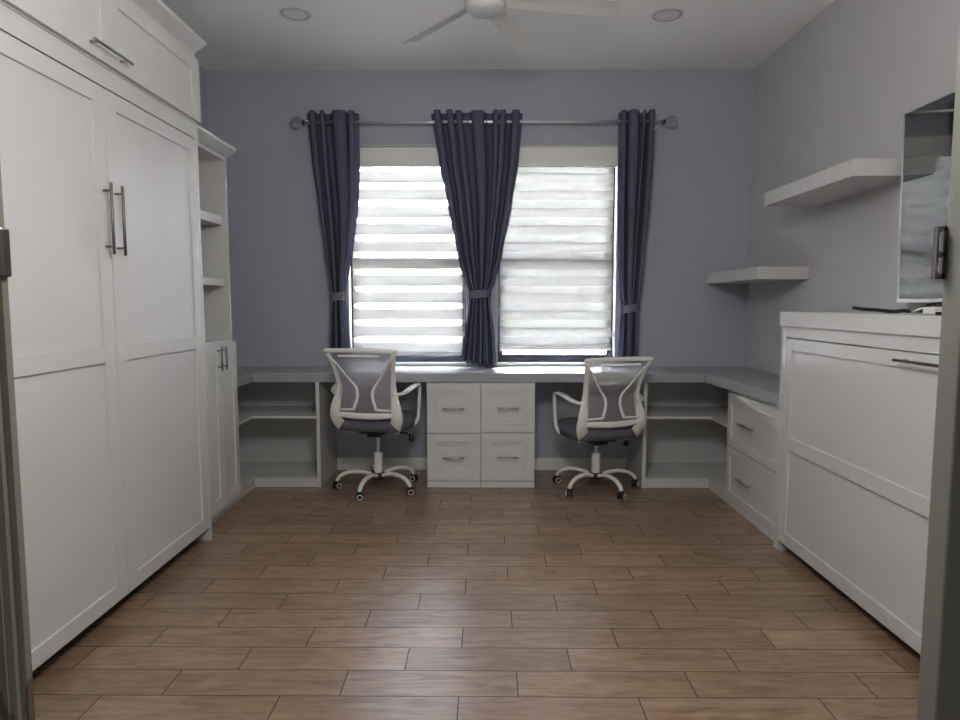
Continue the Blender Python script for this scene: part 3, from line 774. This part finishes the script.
    for i in range(NX):
        b.faces.new([top[0][i], bot[0][i], bot[0][i+1], top[0][i+1]]); b.faces.new([top[NY][i], top[NY][i+1], bot[NY][i+1], bot[NY][i]])
        b.faces.new([top[i][0], top[i+1][0], bot[i+1][0], bot[i][0]]); b.faces.new([top[i][NX], bot[i][NX], bot[i+1][NX], top[i+1][NX]])
    part('seat', b, SEATM, r, smooth=True)
    b = new(); box(b, -0.09, 0.09, -0.12, 0.10, 0.405, 0.436); box(b, -0.05, 0.05, -0.08, 0.05, 0.375, 0.405)
    part('tilt_mechanism', b, BLACK, r, bevel=0.006)
    b = new(); lx = lever
    sweep(b, [(0.05*lx, 0.0, 0.40), (0.20*lx, 0.01, 0.395), (0.235*lx, 0.01, 0.385)], 0.005, ref=(0, 0, 1), seg=8)
    lathe(b, [(0.004, 0.392), (0.012, 0.385), (0.018, 0.362), (0.017, 0.342), (0.004, 0.337)], 0.235*lx, 0.01, seg=14)
    part('lever', b, BLACK, r, smooth=True)
    # arms: loop from the back frame forward and down to the seat side
    for s in (-1, 1):
        b = new()
        c = spline([(s*0.190, -0.212, 0.690), (s*0.225, -0.195, 0.690), (s*0.252, -0.14, 0.702), (s*0.266, -0.05, 0.722), (s*0.270, 0.050, 0.728), (s*0.271, 0.092, 0.705), (s*0.268, 0.102, 0.63), (s*0.264, 0.095, 0.53), (s*0.253, 0.088, 0.470), (s*0.215, 0.080, 0.438), (s*0.150, 0.07, 0.430)], 6)
        sweep(b, c, [0.010, 0.013, 0.023, 0.026, 0.022, 0.014, 0.012, 0.012, 0.014, 0.014, 0.012], [0.013, 0.011, 0.009, 0.008, 0.008, 0.009, 0.013, 0.014, 0.010, 0.006, 0.005], ref=(1, 0, 0.0), seg=12, power=2.6)
        part('armrest', b, WPLAST, r, smooth=True)
    # gas lift
    upper = list(r.children)
    for q in upper: q.location.z -= low
    b = new(); lathe(b, [(0.013, 0.25), (0.013, 0.378-low)], seg=16); part('gas_lift', b, CHROME, r, smooth=False)
    b = new(); lathe(b, [(0.030, 0.118), (0.030, 0.248), (0.026, 0.256), (0.014, 0.258)], seg=24); part('lift_cover', b, WPLAST, r, smooth=False, bevel=0.001)
    b = new(); lathe(b, [(0.020, 0.068), (0.045, 0.074), (0.052, 0.098), (0.048, 0.112), (0.034, 0.118)], seg=24); part('hub', b, BLACK, r)
    # five legs with casters
    for k in range(5):
        a = base_rot-rz+2*PI*k/5; ca, sa = math.cos(a), math.sin(a)
        b = new(); c = spline([(ca*q, sa*q, z) for q, z in ((0.040, 0.100), (0.10, 0.118), (0.17, 0.122), (0.235, 0.108), (0.272, 0.082), (0.286, 0.056))], 5)
        sweep(b, c, [0.019, 0.017, 0.016, 0.015, 0.014, 0.013], [0.014, 0.013, 0.013, 0.012, 0.012, 0.012], ref=(-sa, ca, 0), seg=12, power=2.6)
        lg = part('leg', b, WPLAST, r, smooth=True)
        rr_ = a + (0.5 if k % 2 else -0.7)
        cr_, sr_ = math.cos(rr_), math.sin(rr_); cx_, cy_ = ca*0.286, sa*0.286
        M4 = Matrix.Translation((cx_, cy_, 0.026)) @ Matrix.Rotation(rr_, 4, 'Z')
        b = new()
        for sd in (-1, 1): lathe(b, [(0.016, sd*0.006), (0.025, sd*0.008), (0.0255, sd*0.019), (0.022, sd*0.022)], seg=20, axis='X')
        box(b, -0.012, 0.012, -0.018, 0.018, 0.012, 0.034); lathe(b, [(0.006, 0.02), (0.006, 0.045)], seg=10)
        bmesh.ops.transform(b, matrix=M4, verts=b.verts)
        cs = part('caster', b, BLACK, r)
        b = new()
        for sd in (-1, 1):
            pts = [(sd*0.0225, 0.0165*math.cos(2*PI*q/18), 0.0165*math.sin(2*PI*q/18)) for q in range(18)]
            sweep(b, pts, 0.0022, 0.003, ref=(1, 0, 0), seg=6, closed=True)
        bmesh.ops.transform(b, matrix=M4, verts=b.verts)
        part('wheel_rim', b, WPLAST, cs, smooth=True)
    return r
make_chair('white mesh-backed office chair at the left desk place, turned slightly right', (-0.735, 4.40, 0), math.radians(-11), math.radians(182), 1)
make_chair('white mesh-backed office chair at the right desk place, turned slightly left', (0.765, 4.41, 0), math.radians(17), math.radians(224), 1, 0.055)

# ------------------------------------------------------------------ ceiling fan and recessed lights
FX, FY, FZ = 0.0, 3.25, 2.70
fan = thing('ceiling_fan', 'white six-blade ceiling fan at the top of the picture', 'ceiling fan', (FX, FY, ZC))
b = new(); lathe(b, [(0.065, ZC-0.001), (0.065, ZC-0.03), (0.03, ZC-0.06), (0.013, ZC-0.065), (0.013, 2.77)], FX, FY, 32); part('downrod', b, FANW, fan, smooth=False)
b = new(); lathe(b, [(0.02, 2.79), (0.06, 2.785), (0.095, 2.76), (0.10, 2.72), (0.098, 2.695)], FX, FY, 40); part('motor_housing', b, FANW, fan, smooth=True)
b = new(); lathe(b, [(0.094, 2.694), (0.093, 2.684), (0.08, 2.670), (0.05, 2.661), (0.005, 2.658)], FX, FY, 40); part('light_dome', b, FROST, fan, smooth=True)['label'] = 'frosted light dome'
for k in range(6):
    a = math.radians(9.5+60*k); b = new(); N = 14; rows = []
    M4 = Matrix.Translation((FX, FY, 2.725)) @ Matrix.Rotation(a, 4, 'Z') @ Matrix.Rotation(math.radians(-20), 4, 'X')
    for j in range(N+1):
        t = j/N; x = 0.085+0.575*t; hw = 0.040+0.012*t
        ring = []
        prof = [(-hw, 0.0), (-hw*0.5, 0.008), (0, 0.011), (hw*0.5, 0.008), (hw, 0.0), (hw*0.5, 0.001), (0, 0.003), (-hw*0.5, 0.001)]
        sk = 0.02*t
        for y, z in prof: ring.append(b.verts.new(M4 @ Vector((x+(0.012*(y/hw) if j == N else 0), y, z))))
        rows.append(ring)
    for r0, r1 in zip(rows, rows[1:]):
        for q in range(8): b.faces.new([r0[q], r0[(q+1) % 8], r1[(q+1) % 8], r1[q]])
    b.faces.new(rows[0]); b.faces.new(rows[-1])
    part('blade', b, FANW, fan, smooth=False)
for x, y, w in ((-1.12, 3.99, 'left'), (1.078, 4.02, 'right')):
    r = thing('recessed_light', 'round recessed ceiling light, switched off, %s of the fan' % w, 'ceiling light', (x, y, ZC), 'recessed ceiling lights')
    b = new(); lathe(b, [(0.090, ZC-0.0005), (0.088, ZC-0.005), (0.074, ZC-0.007), (0.072, ZC-0.001)], x, y, 40); part('trim_ring', b, FROST, r, smooth=True)
    b = new(); lathe(b, [(0.071, ZC-0.001), (0.070, ZC-0.004)], x, y, 40); part('lens', b, WPLAST, r)

for o in bpy.data.objects:
    if 'local' in o: del o['local']
